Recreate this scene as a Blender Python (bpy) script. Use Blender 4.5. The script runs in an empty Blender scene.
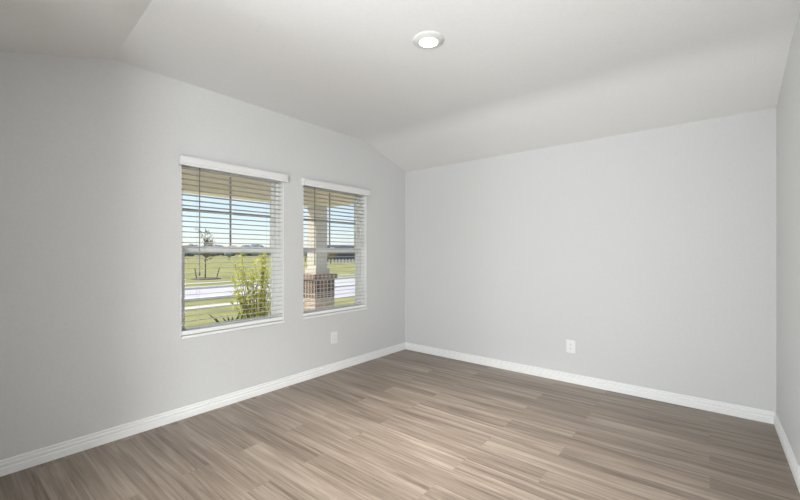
import bpy, bmesh, math, random
from mathutils import Vector, Matrix
random.seed(7)
S = bpy.context.scene
C = S.collection
PI = math.pi

# ------------------------------------------------------------------ camera
TH = 0.6845
cam_d = bpy.data.cameras.new('camera')
cam = bpy.data.objects.new('camera', cam_d); C.objects.link(cam)
cam.location = (0, 0, 1.327)
cam.rotation_euler = (PI/2, 0, TH - PI/2)
cam_d.sensor_width = 36.0
cam_d.lens = 379.4/800*36
cam_d.shift_y = 3.33/800
cam_d.clip_start = 0.02; cam_d.clip_end = 2000
S.camera = cam

# ------------------------------------------------------------------ view
vs = S.view_settings
S.display_settings.display_device = 'sRGB'
vs.view_transform = 'Standard'; vs.look = 'None'; vs.gamma = 1.0; vs.use_curve_mapping = False
vs.exposure = 0.05

# ------------------------------------------------------------------ sky, sun
SUN_TRAVEL = Vector((0.45, -0.52, -0.73)).normalized()
W = bpy.data.worlds.new('sky'); S.world = W; W.use_nodes = True
nt = W.node_tree; nt.nodes.clear()
wo = nt.nodes.new('ShaderNodeOutputWorld'); bg = nt.nodes.new('ShaderNodeBackground')
sky = nt.nodes.new('ShaderNodeTexSky'); sky.sky_type = 'NISHITA'; sky.sun_disc = False
sky.sun_elevation = math.asin(-SUN_TRAVEL.z)
sky.sun_rotation = math.atan2(-SUN_TRAVEL.x, -SUN_TRAVEL.y)
sky.air_density = 1.0; sky.dust_density = 0.4; sky.ozone_density = 1.0
bg.inputs['Strength'].default_value = 0.168
hz = nt.nodes.new('ShaderNodeMix'); hz.data_type = 'RGBA'; hz.inputs['Factor'].default_value = 0.45
hz.inputs['B'].default_value = (5.2, 5.9, 7.3, 1)             # thin high haze
nt.links.new(sky.outputs[0], hz.inputs['A']); nt.links.new(hz.outputs['Result'], bg.inputs[0]); nt.links.new(bg.outputs[0], wo.inputs[0])

def light(name, kind, energy, loc, aim, size=None, size_y=None, col=(1, 1, 1)):
    d = bpy.data.lights.new(name, kind); d.energy = energy; d.color = col
    if kind == 'AREA':
        d.shape = 'RECTANGLE' if size_y else 'DISK'; d.size = size
        if size_y: d.size_y = size_y
    o = bpy.data.objects.new(name, d); C.objects.link(o)
    o.location = loc
    o.rotation_euler = Vector(aim).to_track_quat('-Z', 'Y').to_euler()
    return o
sun = light('sun', 'SUN', 6.1, (-20, 20, 30), SUN_TRAVEL, col=(1.0, 0.95, 0.86)); sun.data.angle = math.radians(0.6)
# added fill lights behind the camera; no windows are built there
light('fill_side', 'AREA', 200, (-2.6, -1.1, 1.2), (1, 0.35, 0.15), 1.4, 1.8, (0.935, 0.975, 1.0))
light('fill_front', 'AREA', 142, (-1.75, 2.5, 1.1), (1, -0.85, 0.2), 1.6, 1.6, (0.925, 0.97, 1.0))
light('fill_rear', 'AREA', 45, (-2.6, 1.9, 0.9), (1, 0.12, 0.35), 1.6, 1.4, (0.95, 0.98, 1.0))
light('fill_ceiling', 'AREA', 17, (-1.1, 1.0, 0.3), (0.85, 0.2, 1), 1.2, 1.2, (0.94, 0.975, 1.0))  # added upward fill for the ceiling, no lamp stands here

# ------------------------------------------------------------------ helpers
def mat(name, col=(0.8, 0.8, 0.8), rough=0.5, spec=0.5, metallic=0.0):
    m = bpy.data.materials.new(name); m.use_nodes = True
    b = m.node_tree.nodes['Principled BSDF']
    b.inputs['Base Color'].default_value = (*col, 1); b.inputs['Roughness'].default_value = rough
    b.inputs['Specular IOR Level'].default_value = spec; b.inputs['Metallic'].default_value = metallic
    return m
def nodes(m): return m.node_tree.nodes, m.node_tree.links, m.node_tree.nodes['Principled BSDF']
def noise_mat(name, c1, c2, scale=5.0, rough=0.8, detail=4, spec=0.3, bump=0.0, stretch=(1, 1, 1), lo=0.35, hi=0.65):
    m = mat(name, c1, rough, spec); n, l, b = nodes(m)
    tc = n.new('ShaderNodeTexCoord'); mp = n.new('ShaderNodeMapping'); mp.inputs['Scale'].default_value = stretch
    t = n.new('ShaderNodeTexNoise'); t.inputs['Scale'].default_value = scale; t.inputs['Detail'].default_value = detail
    r = n.new('ShaderNodeValToRGB'); r.color_ramp.elements[0].position = lo; r.color_ramp.elements[1].position = hi
    r.color_ramp.elements[0].color = (*c1, 1); r.color_ramp.elements[1].color = (*c2, 1)
    l.new(tc.outputs['Object'], mp.inputs[0]); l.new(mp.outputs[0], t.inputs['Vector'])
    l.new(t.outputs['Fac'], r.inputs[0]); l.new(r.outputs[0], b.inputs['Base Color'])
    if bump:
        bu = n.new('ShaderNodeBump'); bu.inputs['Strength'].default_value = bump; bu.inputs['Distance'].default_value = 0.01
        l.new(t.outputs['Fac'], bu.inputs['Height']); l.new(bu.outputs[0], b.inputs['Normal'])
    return m

def obj(name, bm, m, parent=None, smooth=False, bevel=0.0, segs=2):
    bmesh.ops.recalc_face_normals(bm, faces=bm.faces[:])
    me = bpy.data.meshes.new(name); bm.to_mesh(me); bm.free()
    if smooth: me.polygons.foreach_set('use_smooth', [True]*len(me.polygons))
    o = bpy.data.objects.new(name, me); C.objects.link(o)
    if m: me.materials.append(m)
    if parent: o.parent = parent
    if bevel:
        md = o.modifiers.new('bevel', 'BEVEL'); md.width = bevel; md.segments = segs; md.limit_method = 'ANGLE'
        md.angle_limit = math.radians(40)
    return o
def box(bm, x0, x1, y0, y1, z0, z1):
    v = [bm.verts.new(p) for p in ((x0,y0,z0),(x1,y0,z0),(x1,y1,z0),(x0,y1,z0),(x0,y0,z1),(x1,y0,z1),(x1,y1,z1),(x0,y1,z1))]
    for f in ((0,3,2,1),(4,5,6,7),(0,1,5,4),(1,2,6,5),(2,3,7,6),(3,0,4,7)): bm.faces.new([v[i] for i in f])
def prism(bm, pts, f):
    """pts: 2-D outline; f(p, t) -> 3-D point at end t (0/1)"""
    a = [bm.verts.new(f(p, 0)) for p in pts]; b = [bm.verts.new(f(p, 1)) for p in pts]
    n = len(pts); bm.faces.new(a); bm.faces.new(b[::-1])
    for i in range(n): bm.faces.new((a[i], b[i], b[(i+1) % n], a[(i+1) % n]))
def lathe(bm, prof, seg=48, M=Matrix()):
    rings = []
    for r, z in prof:
        if r < 1e-6: rings.append([bm.verts.new(M @ Vector((0, 0, z)))])
        else: rings.append([bm.verts.new(M @ Vector((r*math.cos(2*PI*i/seg), r*math.sin(2*PI*i/seg), z))) for i in range(seg)])
    for a, b in zip(rings, rings[1:]):
        for i in range(seg):
            j = (i+1) % seg
            if len(a) == 1 and len(b) == 1: continue
            if len(a) == 1: bm.faces.new((a[0], b[i], b[j]))
            elif len(b) == 1: bm.faces.new((a[i], b[0], a[j]))
            else: bm.faces.new((a[i], b[i], b[j], a[j]))
def tube(bm, pts, radii, seg=8):
    pts = [Vector(p) for p in pts]
    if not isinstance(radii, (list, tuple)): radii = [radii]*len(pts)
    rings = []
    for k, p in enumerate(pts):
        d = (pts[min(k+1, len(pts)-1)] - pts[max(k-1, 0)]).normalized()
        u = d.cross(Vector((1, 0, 0)) if abs(d.x) < 0.9 else Vector((0, 1, 0))).normalized(); w = d.cross(u)
        rings.append([bm.verts.new(p + radii[k]*(math.cos(2*PI*i/seg)*u + math.sin(2*PI*i/seg)*w)) for i in range(seg)])
    for a, b in zip(rings, rings[1:]):
        for i in range(seg): bm.faces.new((a[i], b[i], b[(i+1) % seg], a[(i+1) % seg]))
    bm.faces.new(rings[0][::-1]); bm.faces.new(rings[-1])
def tag(o, label, cat, group=None):
    o['label'] = label; o['category'] = cat
    if group: o['group'] = group
    return o
def thing(name, label, cat, loc=(0, 0, 0), rz=0.0, group=None):
    o = bpy.data.objects.new(name, None); C.objects.link(o)
    o.location = loc; o.rotation_euler = (0, 0, rz); o.empty_display_size = 0.1
    return tag(o, label, cat, group)
def struct(o): o['kind'] = 'structure'; return o

# ------------------------------------------------------------------ materials
WALL = noise_mat('wall_paint', (0.625, 0.625, 0.62), (0.645, 0.645, 0.64), 60, 0.75, 3, 0.25, bump=0.05)
CEIL = noise_mat('ceiling_paint', (0.775, 0.775, 0.765), (0.795, 0.795, 0.785), 60, 0.85, 3, 0.2, bump=0.05)
TRIM = mat('white_trim_paint', (0.85, 0.85, 0.84), 0.38, 0.4)
VINYL = mat('white_vinyl', (0.88, 0.88, 0.86), 0.42, 0.4)
SLAT = mat('backlit_white_slat', (0.54, 0.53, 0.50), 0.45, 0.3)  # white slats, colour darkened to imitate their silhouettes against the outdoors
RAIL = mat('white_rail', (0.88, 0.88, 0.86), 0.45, 0.4)
MUNT = mat('backlit_muntin', (0.30, 0.29, 0.28), 0.5, 0.3)  # pale grid, its backlit silhouette put into the colour as grey
VALANCE = mat('white_valance', (0.76, 0.755, 0.745), 0.42, 0.4)
PLATE = mat('white_plastic', (0.80, 0.80, 0.79), 0.32, 0.5)
RING = mat('light_grey_ring', (0.66, 0.66, 0.65), 0.45, 0.3)
DARK = mat('dark_slot', (0.03, 0.03, 0.03), 0.6)
WAND = mat('backlit_wand', (0.10, 0.10, 0.10), 0.3)  # pale wand coloured dark to stand in for its silhouette

def floor_mat():
    m = mat('vinyl_plank', (0.3, 0.25, 0.2), 0.42, 0.5); n, l, b = nodes(m)
    tc = n.new('ShaderNodeTexCoord')
    sep = n.new('ShaderNodeSeparateXYZ'); l.new(tc.outputs['Object'], sep.inputs[0])
    cmb = n.new('ShaderNodeCombineXYZ'); l.new(sep.outputs['Y'], cmb.inputs['X']); l.new(sep.outputs['X'], cmb.inputs['Y'])
    br = n.new('ShaderNodeTexBrick'); l.new(cmb.outputs[0], br.inputs['Vector'])
    br.offset = 0.37; br.offset_frequency = 2
    br.inputs['Color1'].default_value = (0, 0, 0, 1); br.inputs['Color2'].default_value = (1, 1, 1, 1)
    br.inputs['Mortar'].default_value = (0.5, 0.5, 0.5, 1)
    br.inputs['Scale'].default_value = 1.0; br.inputs['Mortar Size'].default_value = 0.0012
    br.inputs['Mortar Smooth'].default_value = 0.2
    br.inputs['Brick Width'].default_value = 1.22; br.inputs['Row Height'].default_value = 0.182
    # per-plank shift of the grain
    sc = n.new('ShaderNodeMath'); sc.operation = 'MULTIPLY'; sc.inputs[1].default_value = 37.0
    l.new(br.outputs['Color'], sc.inputs[0])
    off = n.new('ShaderNodeCombineXYZ'); l.new(sc.outputs[0], off.inputs['X']); l.new(sc.outputs[0], off.inputs['Z'])
    add = n.new('ShaderNodeVectorMath'); add.operation = 'ADD'; l.new(cmb.outputs[0], add.inputs[0]); l.new(off.outputs[0], add.inputs[1])
    def grain(stretch, scale, detail, dist):
        mp = n.new('ShaderNodeMapping'); mp.inputs['Scale'].default_value = stretch; l.new(add.outputs[0], mp.inputs[0])
        t = n.new('ShaderNodeTexNoise'); t.inputs['Scale'].default_value = scale; t.inputs['Detail'].default_value = detail
        t.inputs['Distortion'].default_value = dist; t.inputs['Roughness'].default_value = 0.6
        l.new(mp.outputs[0], t.inputs['Vector']); return t
    g1 = grain((0.38, 6.0, 1), 1.5, 5, 1.3)          # broad cathedral figure
    g2 = grain((0.75, 30.0, 1), 2.0, 6, 0.8)          # fine grain lines
    mx = n.new('ShaderNodeMix'); mx.data_type = 'FLOAT'; mx.inputs['Factor'].default_value = 0.45
    l.new(g1.outputs['Fac'], mx.inputs['A']); l.new(g2.outputs['Fac'], mx.inputs['B'])
    pl = n.new('ShaderNodeMath'); pl.operation = 'MULTIPLY_ADD'; pl.inputs[1].default_value = 0.07; 
    l.new(br.outputs['Color'], pl.inputs[0]); l.new(mx.outputs['Result'], pl.inputs[2])
    r = n.new('ShaderNodeValToRGB'); cr = r.color_ramp
    cr.elements[0].position = 0.38; cr.elements[0].color = (0.100, 0.074, 0.056, 1)
    cr.elements[1].position = 0.70; cr.elements[1].color = (0.385, 0.318, 0.258, 1)
    e = cr.elements.new(0.53); e.color = (0.228, 0.178, 0.139, 1)
    l.new(pl.outputs[0], r.inputs[0])
    dk = n.new('ShaderNodeMix'); dk.data_type = 'RGBA'; dk.inputs['B'].default_value = (0.10, 0.075, 0.06, 1)
    fm = n.new('ShaderNodeMath'); fm.operation = 'MULTIPLY'; fm.inputs[1].default_value = 0.40
    l.new(br.outputs['Fac'], fm.inputs[0]); l.new(fm.outputs[0], dk.inputs['Factor']); l.new(r.outputs[0], dk.inputs['A'])
    l.new(dk.outputs['Result'], b.inputs['Base Color'])
    rr = n.new('ShaderNodeMapRange'); rr.inputs['To Min'].default_value = 0.30; rr.inputs['To Max'].default_value = 0.42
    l.new(g2.outputs['Fac'], rr.inputs['Value']); l.new(rr.outputs[0], b.inputs['Roughness'])
    bu = n.new('ShaderNodeBump'); bu.inputs['Strength'].default_value = 0.12; bu.inputs['Distance'].default_value = 0.002
    iv = n.new('ShaderNodeMath'); iv.operation = 'SUBTRACT'; l.new(g2.outputs['Fac'], iv.inputs[0]); l.new(br.outputs['Fac'], iv.inputs[1])
    l.new(iv.outputs[0], bu.inputs['Height']); l.new(bu.outputs[0], b.inputs['Normal'])
    return m
FLOOR = floor_mat()

def glass_mat():
    m = bpy.data.materials.new('window_glass'); m.use_nodes = True; t = m.node_tree; t.nodes.clear()
    o = t.nodes.new('ShaderNodeOutputMaterial'); tr = t.nodes.new('ShaderNodeBsdfTransparent'); gl = t.nodes.new('ShaderNodeBsdfGlossy')
    tr.inputs[0].default_value = (0.97, 0.98, 0.975, 1); gl.inputs['Roughness'].default_value = 0.02
    mx = t.nodes.new('ShaderNodeMixShader'); fr = t.nodes.new('ShaderNodeFresnel'); fr.inputs[0].default_value = 1.35
    t.links.new(fr.outputs[0], mx.inputs[0]); t.links.new(tr.outputs[0], mx.inputs[1]); t.links.new(gl.outputs[0], mx.inputs[2])
    t.links.new(mx.outputs[0], o.inputs[0]); return m
GLASS = glass_mat()

# ------------------------------------------------------------------ room shell
X0, Y0, YR, EAVE, TOP = 4.1315, 3.279, -0.402, 2.458, 2.706
YO = Y0 + 0.16                                     # outer face of the window wall
XL = -0.02                                         # room face of the wall the camera stands in
PIER = 2.05  # edge of the unseen pier, sized for the shade it casts at left
FOLD_L, FOLD_R = 0.798, 3.350
WIN = ((1.244, 2.190), (2.422, 3.362)); WZ0, WZ1 = 0.663, 2.080

bm = bmesh.new(); box(bm, -3.6, X0+0.05, -1.6, Y0+0.05, -0.12, 0.0)
struct(obj('floor', bm, FLOOR))

def ceil_z(x):
    if x < FOLD_L: return EAVE + (x-XL)/(FOLD_L-XL)*(TOP-EAVE)
    if x > FOLD_R: return TOP - (x-FOLD_R)/(X0-FOLD_R)*(TOP-EAVE)
    return TOP
# ceiling: sloped, flat, sloped; the right fold is a softened drywall bend
bm = bmesh.new()
def fold_profile(left):
    p = [(XL-0.05, EAVE-0.05*(TOP-EAVE)/(FOLD_L-XL)), (left, TOP)]
    s = (TOP-EAVE)/(X0-FOLD_R); R = 0.16
    for k in range(17):                            # quadratic easing through the fold
        t = k/16; x = FOLD_R-R + 2*R*t
        p.append((x, TOP - s*R*t*t))
    p.append((X0+0.05, EAVE-0.05*s)); return p
ya, yb = YR-0.05, Y0+0.05
pa = fold_profile(FOLD_L-0.20); pb = fold_profile(FOLD_L+0.003)
A = [bm.verts.new((x, ya, z)) for x, z in pa]; B = [bm.verts.new((x, yb, z)) for x, z in pb]
A2 = [bm.verts.new((x, ya, z+0.12)) for x, z in pa]; B2 = [bm.verts.new((x, yb, z+0.12)) for x, z in pb]
n = len(pa)
fs = []
for i in range(n-1):
    fs.append(bm.faces.new((A[i], B[i], B[i+1], A[i+1]))); bm.faces.new((A2[i], A2[i+1], B2[i+1], B2[i]))
    bm.faces.new((A[i], A[i+1], A2[i+1], A2[i])); bm.faces.new((B[i], B2[i], B2[i+1], B[i+1]))
bm.faces.new((A[0], A2[0], B2[0], B[0])); bm.faces.new((A[-1], B[-1], B2[-1], A2[-1]))
ceiling = struct(obj('ceiling', bm, CEIL))

# window wall with two openings (one mesh)
bm = bmesh.new()
def wpoly(pts): prism(bm, pts, lambda p, t: (p[0], Y0 if t == 0 else YO, p[1]))
(a0, a1), (b0, b1) = WIN
hi = 2.80
wpoly([(XL-0.12, 0), (a0, 0), (a0, hi), (XL-0.12, hi)])
wpoly([(a1, 0), (b0, 0), (b0, hi), (a1, hi)])
wpoly([(b1, 0), (X0+0.12, 0), (X0+0.12, hi), (b1, hi)])
for w in WIN:
    wpoly([(w[0], 0), (w[1], 0), (w[1], WZ0), (w[0], WZ0)])
    wpoly([(w[0], WZ1), (w[1], WZ1), (w[1], hi), (w[0], hi)])
bmesh.ops.remove_doubles(bm, verts=bm.verts[:], dist=1e-5)
struct(obj('wall_left', bm, WALL))
bm = bmesh.new(); box(bm, X0, X0+0.12, YR-0.12, Y0, 0, 2.8); struct(obj('wall_back', bm, WALL))
bm = bmesh.new(); box(bm, XL-0.12, X0, YR-0.12, YR, 0, 2.8); struct(obj('wall_right', bm, WALL))
# wall the camera stands in: pier and header round a wide opening
bm = bmesh.new()
box(bm, XL-0.12, XL, PIER, Y0, 0, 2.8); box(bm, XL-0.12, XL, YR, PIER, 2.44, 2.8)
struct(obj('wall_front', bm, WALL))
# adjoining room behind the camera
bm = bmesh.new()
box(bm, -3.6, -3.5, -1.6, Y0+0.1, 0, 2.6); box(bm, -3.5, XL-0.12, -1.7, -1.6, 0, 2.6)
box(bm, -3.5, XL-0.12, Y0, Y0+0.1, 0, 2.6); box(bm, XL-0.12, XL-0.02, -1.6, YR-0.12, 0, 2.6)
struct(obj('wall_adjoining', bm, WALL))
bm = bmesh.new(); box(bm, -3.6, XL-0.06, -1.7, Y0+0.1, 2.5, 2.62); struct(obj('ceiling_adjoining', bm, CEIL))

# ------------------------------------------------------------------ baseboards
BASE = [(0, 0), (0.0160, 0), (0.0160, 0.0420), (0.0145, 0.0450), (0.0085, 0.0470), (0.0085, 0.0530), (0.0135, 0.0560),
        (0.0140, 0.0670), (0.0125, 0.0700), (0.0060, 0.0720), (0.0060, 0.0780), (0.0095, 0.0800), (0.0095, 0.0890), (0.0060, 0.0930), (0, 0.0930)]
def baseboard(name, p0, p1, nrm, m0=0.0, m1=0.0):
    p0 = Vector(p0); p1 = Vector(p1); nrm = Vector(nrm); d = (p1-p0).normalized(); bm = bmesh.new()
    def f(p, t):
        q = (p0 + d*(p[0]*m0)) if t == 0 else (p1 - d*(p[0]*m1))
        q = q + nrm*p[0]; return (q.x, q.y, p[1])
    prism(bm, BASE, f); return struct(obj(name, bm, TRIM))
baseboard('baseboard_left', (XL, Y0, 0), (X0, Y0, 0), (0, -1, 0), 0, 1)
baseboard('baseboard_back', (X0, Y0, 0), (X0, YR, 0), (-1, 0, 0), 1, 1)
baseboard('baseboard_right', (X0, YR, 0), (XL, YR, 0), (0, 1, 0), 1, 0)

# ------------------------------------------------------------------ windows
FY0, FY1 = Y0+0.088, YO+0.01
def frame(bm, x0, x1, z0, z1, y0, y1, w, wb=None, wt=None):
    wb = wb or w; wt = wt or w
    box(bm, x0, x0+w, y0, y1, z0, z1); box(bm, x1-w, x1, y0, y1, z0, z1)
    box(bm, x0+w, x1-w, y0, y1, z0, z0+wb); box(bm, x0+w, x1-w, y0, y1, z1-wt, z1)
MID = 1.362
def make_window(idx, x0, x1):
    r = bpy.data.objects.new('window_%d' % idx, None); C.objects.link(r); r.location = ((x0+x1)/2, Y0+0.12, WZ0); struct(r)
    ox, oy, oz = r.location
    def part(name, bm, m, parent, bev=0.0):
        bmesh.ops.translate(bm, verts=bm.verts[:], vec=(-ox, -oy, -oz)); o = obj(name, bm, m, parent, bevel=bev)
        return o
    bm = bmesh.new(); frame(bm, x0, x1, WZ0, WZ1, FY0, FY1, 0.030, 0.014, 0.020); fr = part('window_frame', bm, VINYL, r, 0.002)
    # upper sash sits outside, lower sash inside
    bm = bmesh.new(); frame(bm, x0+0.028, x1-0.028, MID-0.02, WZ1-0.016, FY0+0.040, FY0+0.066, 0.032, 0.036, 0.028)
    us = part('upper_sash', bm, VINYL, r, 0.002)
    bm = bmesh.new(); frame(bm, x0+0.028, x1-0.028, WZ0+0.012, MID+0.026, FY0+0.008, FY0+0.036, 0.038, 0.026, 0.052)
    ls = part('lower_sash', bm, VINYL, r, 0.002)
    bm = bmesh.new(); box(bm, x0+0.05, x1-0.05, FY0+0.050, FY0+0.054, MID, WZ1-0.05); p = part('glass_pane', bm, GLASS, us)
    bm = bmesh.new(); box(bm, x0+0.055, x1-0.055, FY0+0.020, FY0+0.024, WZ0+0.03, MID); p = part('glass_pane', bm, GLASS, ls)
    cx = (x0+x1)/2; cz = (MID+0.016+WZ1-0.06)/2
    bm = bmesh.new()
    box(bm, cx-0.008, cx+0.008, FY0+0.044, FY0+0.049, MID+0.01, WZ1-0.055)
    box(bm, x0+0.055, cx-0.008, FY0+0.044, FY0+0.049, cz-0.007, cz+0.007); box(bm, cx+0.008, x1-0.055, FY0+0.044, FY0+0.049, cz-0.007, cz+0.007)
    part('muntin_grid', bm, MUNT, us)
    bm = bmesh.new(); box(bm, cx-0.03, cx+0.03, FY0-0.004, FY0+0.010, MID+0.026, MID+0.036); part('sash_lock', bm, VINYL, ls, 0.003)
    bm = bmesh.new(); box(bm, x0, x0+0.005, Y0+0.001, FY0+0.004, WZ0, WZ1); box(bm, x1-0.005, x1, Y0+0.001, FY0+0.004, WZ0, WZ1)
    box(bm, x0+0.005, x1-0.005, Y0+0.001, FY0+0.004, WZ1-0.005, WZ1); part('window_jamb', bm, RAIL, r)
    # sill board with a small nosing
    bm = bmesh.new(); prism(bm, [(Y0-0.016, WZ0-0.022), (FY0+0.002, WZ0-0.022), (FY0+0.002, WZ0), (Y0-0.016, WZ0)],
                            lambda p, t: ((x0-0.002 if t == 0 else x1+0.002), p[0], p[1]))
    part('window_sill', bm, TRIM, r, 0.004)
    return r
make_window(1, *WIN[0]); make_window(2, *WIN[1])

# ------------------------------------------------------------------ blinds
def make_blind(x0, x1, label, wand_dx, wand_len):
    cx = (x0+x1)/2
    t = thing('window_blind', label, 'window blind', (cx, Y0+0.034, WZ0), 0, 'venetian blinds on the two windows')
    hw = (x1-x0)/2 - 0.008
    # valance: moulded board with short returns, in front of the wall
    bm = bmesh.new()
    prof = [(-0.078, 1.368), (-0.080, 1.376), (-0.078, 1.383), (-0.082, 1.392), (-0.083, 1.430), (-0.080, 1.438), (-0.086, 1.435), (-0.086, 1.440), (-0.066, 1.440), (-0.066, 1.366)]
    L = hw + 0.028
    prism(bm, prof, lambda p, s: ((-L if s == 0 else L), p[0], p[1]))
    for sgn in (-1, 1):
        xa, xb = sorted((sgn*L, sgn*(L-0.012)))
        box(bm, xa, xb, -0.066, -0.035, 1.366, 1.440)
    obj('valance', bm, VALANCE, t)
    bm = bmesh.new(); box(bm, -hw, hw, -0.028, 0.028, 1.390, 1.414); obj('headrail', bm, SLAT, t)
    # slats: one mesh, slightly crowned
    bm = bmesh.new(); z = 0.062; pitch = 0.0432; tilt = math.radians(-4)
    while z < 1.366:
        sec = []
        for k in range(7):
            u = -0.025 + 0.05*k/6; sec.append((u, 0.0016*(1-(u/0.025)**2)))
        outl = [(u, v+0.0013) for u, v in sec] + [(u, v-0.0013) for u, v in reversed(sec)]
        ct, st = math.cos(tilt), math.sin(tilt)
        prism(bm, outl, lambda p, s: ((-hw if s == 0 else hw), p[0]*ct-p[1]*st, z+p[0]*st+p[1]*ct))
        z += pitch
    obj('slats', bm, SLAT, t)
    bm = bmesh.new(); box(bm, -hw, hw, -0.026, 0.026, 0.001, 0.034); obj('bottom_rail', bm, RAIL, t, bevel=0.004)
    for dx in (-hw+0.14, hw-0.14):
        bm = bmesh.new()
        for y in (-0.0265, 0.0265): tube(bm, [(dx, y, 0.02), (dx, y, 1.39)], 0.0009, 5)
        obj('ladder_cord', bm, SLAT, t)
    bm = bmesh.new(); tube(bm, [(wand_dx, -0.033, 1.366-wand_len), (wand_dx, -0.033, 1.40)], 0.0042, 6)
    w = obj('tilt_wand', bm, WAND, t); w['label'] = 'thin tilt wand coloured as its dark silhouette'
    bm = bmesh.new(); lathe(bm, [(0, -0.03), (0.005, -0.028), (0.0062, -0.004), (0.004, 0.002), (0, 0.002)], 10, Matrix.Translation((wand_dx, -0.033, 1.366-wand_len)))
    obj('wand_tip', bm, WAND, w, True)
    return t
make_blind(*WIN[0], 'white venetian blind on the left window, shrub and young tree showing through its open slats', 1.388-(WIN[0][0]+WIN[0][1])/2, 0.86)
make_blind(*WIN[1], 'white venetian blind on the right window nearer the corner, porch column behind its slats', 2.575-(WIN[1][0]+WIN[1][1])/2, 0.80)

# ------------------------------------------------------------------ outlets
def make_outlet(loc, rz, label):
    t = thing('wall_outlet', label, 'outlet', loc, rz, 'duplex outlets on the walls')   # local +x runs along the wall, -y faces the room
    bm = bmesh.new(); box(bm, -0.045, 0.045, -0.0075, 0.0, -0.066, 0.066); obj('cover_plate', bm, PLATE, t, bevel=0.003)
    for s in (-1, 1):
        bm = bmesh.new()
        pts = [(0.0165*math.cos(a), max(-0.0135, min(0.0135, 0.0165*math.sin(a))) + s*0.0195) for a in [2*PI*k/24 for k in range(24)]]
        prism(bm, pts, lambda p, e: (p[0], -0.0065 if e == 0 else -0.0095, p[1]))
        rc = obj('receptacle', bm, PLATE, t)
        bm = bmesh.new()
        for dx, hh in ((-0.0062, 0.0040), (0.0062, 0.0032)): box(bm, dx-0.0011, dx+0.0011, -0.0098, -0.0094, s*0.0195+0.003-hh, s*0.0195+0.003+hh)
        box(bm, -0.0022, 0.0022, -0.0098, -0.0094, s*0.0195-0.0095, s*0.0195-0.0055)
        obj('slot', bm, DARK, rc)
    bm = bmesh.new(); lathe(bm, [(0, 0.0088), (0.0028, 0.0084), (0.0034, 0.0070), (0.0034, 0.006)], 14, Matrix.Rotation(PI/2, 4, 'X')); obj('screw', bm, PLATE, t, True)
    return t
make_outlet((2.842, Y0, 0.380), 0, 'white duplex outlet low on the left wall below the right window')
make_outlet((X0, 1.105, 0.371), -PI/2, 'white duplex outlet alone on the wide bare back wall')

# ------------------------------------------------------------------ recessed ceiling light
LX, LY = 2.016, 1.408
t = thing('recessed_light', 'round white recessed downlight glowing in the middle of the ceiling', 'ceiling light', (LX, LY, TOP))
bm = bmesh.new(); lathe(bm, [(0.0, -0.010), (0.060, -0.014), (0.0615, -0.0185), (0.066, -0.0185), (0.090, -0.009), (0.099, -0.005), (0.101, 0.0)], 64)
obj('trim_ring', bm, RING, t, True)
LENS = mat('lit_lens', (1, 1, 1), 0.4); n_, l_, b_ = nodes(LENS)
b_.inputs['Emission Color'].default_value = (1, 0.985, 0.95, 1); b_.inputs['Emission Strength'].default_value = 4.0
bm = bmesh.new(); lathe(bm, [(0.0605, -0.0150), (0.045, -0.019), (0, -0.0205)], 48); obj('lens', bm, LENS, t, True)
dl = light('downlight', 'AREA', 21, (LX, LY, TOP-0.024), (0, 0, -1), 0.12, None, (1.0, 0.985, 0.95)); dl.data.spread = math.radians(84)

# ------------------------------------------------------------------ outside: porch
TAN = noise_mat('tan_siding', (0.83, 0.76, 0.63), (0.86, 0.79, 0.66), 3, 0.8)
GREYTAN = noise_mat('column_paint', (0.62, 0.58, 0.51), (0.66, 0.62, 0.55), 4, 0.7)
CONC = noise_mat('concrete', (0.68, 0.65, 0.61), (0.75, 0.72, 0.68), 3, 0.9)
GZ = -0.40
PY = 5.24; PX = 4.165
bm = bmesh.new(); box(bm, -5, PX+0.30, YO, PY+0.30, GZ-0.2, -0.10); struct(obj('porch_floor', bm, CONC))
bm = bmesh.new(); box(bm, -5, PX+0.2, YO, PY+0.3, 2.62, 2.74); struct(obj('porch_ceiling', bm, TAN))
bm = bmesh.new()
box(bm, -5, PX+0.145, PY-0.145, PY+0.145, 2.125, 2.62); box(bm, PX-0.145, PX+0.145, YO, PY-0.145, 2.125, 2.62)
struct(obj('porch_beam', bm, TAN))
# column on a brick pedestal
def brick_mat(name, c1, c2, mortar, bw, rh, soldier):
    m = mat(name, c1, 0.85, 0.2); n, l, b = nodes(m); tc = n.new('ShaderNodeTexCoord'); sp = n.new('ShaderNodeSeparateXYZ'); l.new(tc.outputs['Object'], sp.inputs[0])
    ad = n.new('ShaderNodeMath'); ad.operation = 'ADD'; l.new(sp.outputs['X'], ad.inputs[0]); l.new(sp.outputs['Y'], ad.inputs[1])
    cb = n.new('ShaderNodeCombineXYZ'); l.new(ad.outputs[0], cb.inputs['X']); l.new(sp.outputs['Z'], cb.inputs['Y'])
    br = n.new('ShaderNodeTexBrick'); l.new(cb.outputs[0], br.inputs['Vector'])
    br.inputs['Color1'].default_value = (*c1, 1); br.inputs['Color2'].default_value = (*c2, 1); br.inputs['Mortar'].default_value = (*mortar, 1)
    br.inputs['Scale'].default_value = 1; br.inputs['Brick Width'].default_value = bw; br.inputs['Row Height'].default_value = rh
    br.inputs['Mortar Size'].default_value = 0.011; br.offset = 0.0 if soldier else 0.5
    l.new(br.outputs['Color'], b.inputs['Base Color']); return m
B_SOLD = brick_mat('soldier_brick', (0.075, 0.050, 0.040), (0.20, 0.125, 0.095), (0.48, 0.41, 0.35), 0.078, 0.245, True)
B_CAP = brick_mat('rowlock_brick', (0.16, 0.10, 0.085), (0.27, 0.18, 0.14), (0.50, 0.44, 0.38), 0.085, 0.30, True)
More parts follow.
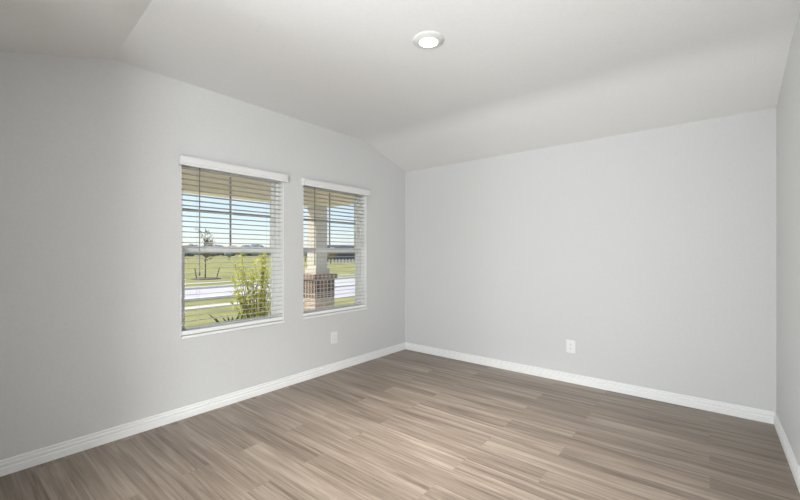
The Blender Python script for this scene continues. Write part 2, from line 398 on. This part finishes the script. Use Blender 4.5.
B_TAN = brick_mat('tan_brick', (0.42, 0.32, 0.25), (0.52, 0.41, 0.33), (0.60, 0.54, 0.47), 0.21, 0.075, False)
t = thing('porch_column', 'square grey-tan porch column on a dark brick pedestal outside the right window', 'column', (PX, PY, -0.10))
def cbox(h, z0, z1): b = bmesh.new(); box(b, -h, h, -h, h, z0, z1); return b
ped = obj('pedestal', cbox(0.205, 0.0, 0.68), B_TAN, t)
o = obj('brick_band', cbox(0.208, 0.68, 1.0), B_SOLD, t); o.data.transform(Matrix.Translation((0, 0, -0.745))); o.location.z = 0.745
o = obj('pedestal_cap', cbox(0.245, 1.0, 1.073), B_CAP, t); o.data.transform(Matrix.Translation((0, 0, -0.9))); o.location.z = 0.9
obj('column_base', cbox(0.150, 1.073, 1.17), GREYTAN, t, bevel=0.006)
obj('shaft', cbox(0.120, 1.17, 2.225), GREYTAN, t, bevel=0.004)

# ------------------------------------------------------------------ outside: ground
def grass_mat():
    m = noise_mat('lawn_grass', (0.215, 0.22, 0.08), (0.34, 0.315, 0.14), 0.6, 0.95, 6, 0.1)
    return m
GRASS = grass_mat()
MULCH = noise_mat('mulch', (0.05, 0.045, 0.04), (0.11, 0.095, 0.085), 9, 0.95)
ROAD = noise_mat('pale_concrete_road', (0.46, 0.44, 0.46), (0.52, 0.50, 0.52), 1.2, 0.9)
bm = bmesh.new(); box(bm, -700, 900, YO-0.02, 1200, GZ-0.3, GZ); struct(obj('lawn', bm, GRASS))
bm = bmesh.new(); box(bm, -150, 220, 14.6, 19.0, GZ-0.1, GZ+0.012); struct(obj('road', bm, ROAD))
bm = bmesh.new(); box(bm, -150, 220, 19.0, 19.18, GZ-0.1, GZ+0.11); box(bm, -150, 220, 14.42, 14.6, GZ-0.1, GZ+0.10); struct(obj('curb', bm, CONC))
SWALK = noise_mat('sidewalk_concrete', (0.52, 0.49, 0.44), (0.58, 0.55, 0.50), 2, 0.9)
bm = bmesh.new(); box(bm, -150, 220, 22.0, 22.9, GZ-0.1, GZ+0.02); box(bm, -150, 220, 12.3, 12.85, GZ-0.1, GZ+0.02); struct(obj('sidewalk', bm, SWALK))
bm = bmesh.new(); box(bm, 8.6, 16.0, 11.0, 14.6, GZ-0.1, GZ+0.025); struct(obj('driveway', bm, ROAD))

# ------------------------------------------------------------------ outside: plants
LEAF = noise_mat('yellow_green_leaf', (0.50, 0.53, 0.07), (0.70, 0.68, 0.18), 6, 0.5)
STEM = noise_mat('brown_stem', (0.10, 0.07, 0.04), (0.17, 0.12, 0.07), 8, 0.9)
TEAL = noise_mat('dark_leaf', (0.03, 0.075, 0.055), (0.08, 0.15, 0.10), 8, 0.6)
OLIVE = noise_mat('olive_leaf', (0.16, 0.13, 0.05), (0.27, 0.21, 0.10), 2, 0.8)
FAR = noise_mat('hazed_foliage', (0.20, 0.245, 0.26), (0.30, 0.34, 0.35), 0.4, 0.95)  # distance haze mixed into the leaf colour
BARK = noise_mat('bark', (0.13, 0.10, 0.08), (0.20, 0.16, 0.13), 6, 0.95)
for m_ in (LEAF,):                                # thin leaves let some light through
    n_, l_, b_ = nodes(m_); tl = n_.new('ShaderNodeBsdfTranslucent'); ms = n_.new('ShaderNodeMixShader'); ms.inputs[0].default_value = 0.55
    l_.new(b_.inputs['Base Color'].links[0].from_socket, tl.inputs['Color']); l_.new(b_.outputs[0], ms.inputs[1]); l_.new(tl.outputs[0], ms.inputs[2])
    l_.new(ms.outputs[0], n_['Material Output'].inputs[0])
def leaf(bm, p, d, L, w, up):
    d = d.normalized(); s = d.cross(up)
    if s.length < 1e-3: s = d.cross(Vector((1, 0, 0)))
    s.normalize(); nn = s.cross(d)
    a = bm.verts.new(p); b = bm.verts.new(p + d*L*0.45 + s*w + nn*L*0.05); c = bm.verts.new(p + d*L - nn*L*0.08); e = bm.verts.new(p + d*L*0.45 - s*w + nn*L*0.05)
    m = bm.verts.new(p + d*L*0.5 - nn*0.004)
    bm.faces.new((a, b, m)); bm.faces.new((b, c, m)); bm.faces.new((c, e, m)); bm.faces.new((e, a, m))
def rv(): return Vector((random.gauss(0, 1), random.gauss(0, 1), random.gauss(0, 1))).normalized()

t = thing('leafy_shrub', 'tall yellow-green leafy shrub outside the left window', 'shrub', (3.56, 6.12, GZ))
bs = bmesh.new(); bl = bmesh.new()
for k in range(36):
    a = k*2.39996 + random.gauss(0, .4); sp = (0.06 + 0.50*((k*0.618) % 1))*random.uniform(0.8, 1.2); H = 1.00 + 0.80*random.random() - 0.22*(sp > 0.38)
    base = Vector((0.05*math.cos(a), 0.05*math.sin(a), 0)); top = Vector((sp*math.cos(a), sp*math.sin(a), H))
    pts = [base.lerp(top, q) + Vector((0, 0, 0.10*math.sin(q*PI))) + rv()*0.02*(q > 0) for q in (0, .25, .5, .75, 1)]
    tube(bs, pts, [0.010, 0.008, 0.006, 0.004, 0.002], 5)
    for j in range(34):
        q = random.uniform(0.10, 1.0)**0.6; i = min(3, int(q*4)); p = pts[i].lerp(pts[i+1], q*4-i)
        leaf(bl, p + rv()*0.03, rv()+Vector((0, 0, 0.3)), random.uniform(0.06, 0.105), random.uniform(0.017, 0.028), Vector((0, 0, 1)))
obj('stem', bs, STEM, t, True); obj('foliage', bl, LEAF, t)

t = thing('low_plant', 'low dark bluish-green plant beside the leafy shrub outside the left window', 'plant', (2.80, 5.52, GZ))
bl = bmesh.new()
for k in range(230):
    a = random.uniform(0, 2*PI); e = random.uniform(0.15, 1.4); r = 0.18*random.random()**0.5
    d = Vector((math.cos(a)*math.cos(e), math.sin(a)*math.cos(e), math.sin(e)))
    leaf(bl, Vector((r*math.cos(a), r*math.sin(a), 0.48*random.random()+0.14)), d, random.uniform(0.16, 0.34), 0.018, Vector((0, 0, 1)))
obj('foliage', bl, TEAL, t)

# young staked street tree
t = thing('young_tree', 'slender staked young tree with sparse olive leaves beyond the road', 'tree', (11.45, 26.2, GZ))
bt = bmesh.new(); tube(bt, [(0, 0, 0), (0.02, 0, 1.2), (-0.02, 0.02, 2.4), (0.02, 0, 3.5)], [0.045, 0.038, 0.028, 0.012], 8); obj('trunk', bt, BARK, t, True)
bl = bmesh.new(); bb = bmesh.new()
for k in range(16):
    z0 = random.uniform(1.25, 3.2); a = random.uniform(0, 2*PI); L = random.uniform(0.3, 0.85)
    tip = Vector((math.cos(a)*L, math.sin(a)*L, z0+0.5*L)); tube(bb, [(0, 0, z0), tip*0.5+Vector((0, 0, z0*0.5)), tip], [0.014, 0.010, 0.004], 5)
    for j in range(16):
        p = Vector((0, 0, z0)).lerp(tip, random.uniform(0.3, 1.05)); leaf(bl, p+rv()*0.08, rv(), random.uniform(0.09, 0.16), 0.035, Vector((0, 0, 1)))
for zc, rad, cnt in ((2.55, 0.32, 120), (1.55, 0.34, 110), (3.2, 0.22, 40)):
    for j in range(cnt): leaf(bl, Vector((0.1, 0, zc))+rv()*rad*random.random(), rv(), random.uniform(0.09, 0.15), 0.035, Vector((0, 0, 1)))
obj('branches', bb, BARK, t); obj('foliage', bl, OLIVE, t)
for dx, tl in ((-0.55, -0.12), (0.75, 0.22)):
    bs = bmesh.new(); tube(bs, [(dx, 0, 0), (dx+tl, 0, 0.78)], 0.03, 6); obj('stake', bs, BARK, t)
bm = bmesh.new(); lathe(bm, [(0.95, 0), (0.9, 0.05), (0.5, 0.10), (0, 0.11)], 28)
o = obj('mulch_ring', bm, MULCH, None, True); o.location = (11.5, 26.2, GZ); struct(o)

# far trees along the horizon
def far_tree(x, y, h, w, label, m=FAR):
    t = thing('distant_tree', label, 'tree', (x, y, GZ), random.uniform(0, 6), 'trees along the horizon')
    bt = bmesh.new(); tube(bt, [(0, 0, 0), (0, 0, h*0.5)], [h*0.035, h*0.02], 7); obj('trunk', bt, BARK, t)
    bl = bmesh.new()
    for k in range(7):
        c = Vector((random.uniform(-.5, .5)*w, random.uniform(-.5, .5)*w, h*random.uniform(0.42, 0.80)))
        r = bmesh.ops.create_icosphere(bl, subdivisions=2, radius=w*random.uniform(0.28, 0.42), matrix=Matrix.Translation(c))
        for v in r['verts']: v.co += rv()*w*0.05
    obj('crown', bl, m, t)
FOC = 379.4
def at(px, dist):                                  # ground point in the direction of a column of the photo
    a = (px-400)/FOC
    return (dist*(math.cos(TH)+a*math.sin(TH)), dist*(math.sin(TH)-a*math.cos(TH)))
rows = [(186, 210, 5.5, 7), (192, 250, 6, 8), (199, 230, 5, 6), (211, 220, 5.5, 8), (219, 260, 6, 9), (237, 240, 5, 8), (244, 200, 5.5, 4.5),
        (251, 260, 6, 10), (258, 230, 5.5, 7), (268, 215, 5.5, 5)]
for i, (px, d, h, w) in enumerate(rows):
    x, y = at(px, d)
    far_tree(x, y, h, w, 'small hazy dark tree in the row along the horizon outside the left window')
x, y = at(229, 95); far_tree(x, y, 2.6, 1.5, 'small lone dark tree in the field, just right of the staked young tree')
x, y = at(330.5, 62); far_tree(x, y, 2.5, 1.5, 'olive tree beside the dark-roofed house outside the right window', OLIVE)
x, y = at(305.5, 80); far_tree(x, y, 3.0, 1.6, 'small dark tree seen in the gap left of the porch column')

# far house outside the right window
ROOF = noise_mat('dark_blue_roof', (0.055, 0.07, 0.10), (0.085, 0.10, 0.135), 2, 0.9)
DWALL = noise_mat('dark_house_wall', (0.045, 0.05, 0.065), (0.07, 0.075, 0.09), 2, 0.9)
WHITE = mat('white_paint', (0.8, 0.8, 0.78), 0.6)
hx, hy = at(347, 78)
t = thing('distant_house', 'low house with dark blue-grey roof across the field outside the right window', 'house', (hx, hy, GZ), -0.33)
bm = bmesh.new(); box(bm, -4.2, 4.2, 0, 6, 0, 2.1); obj('walls', bm, DWALL, t)
bm = bmesh.new(); prism(bm, [(-0.6, 2.0), (6.6, 2.0), (3.0, 3.5)], lambda p, s: ((-4.6 if s == 0 else 4.6)*(0.72 if p[1] > 3 else 1), p[0], p[1])); obj('roof', bm, ROOF, t)
t = thing('picket_fence', 'white picket fence in front of the distant dark-roofed house', 'fence', (*at(345, 72), GZ), -0.70)
for k in range(10):
    b = bmesh.new(); box(b, -2.9+k*0.62-0.17, -2.9+k*0.62+0.17, -0.05, 0.05, 0, 0.62); obj('picket', b, WHITE, t)
b = bmesh.new(); box(b, -3.1, 2.9, 0.05, 0.11, 0.20, 0.30); obj('rail', b, WHITE, t)
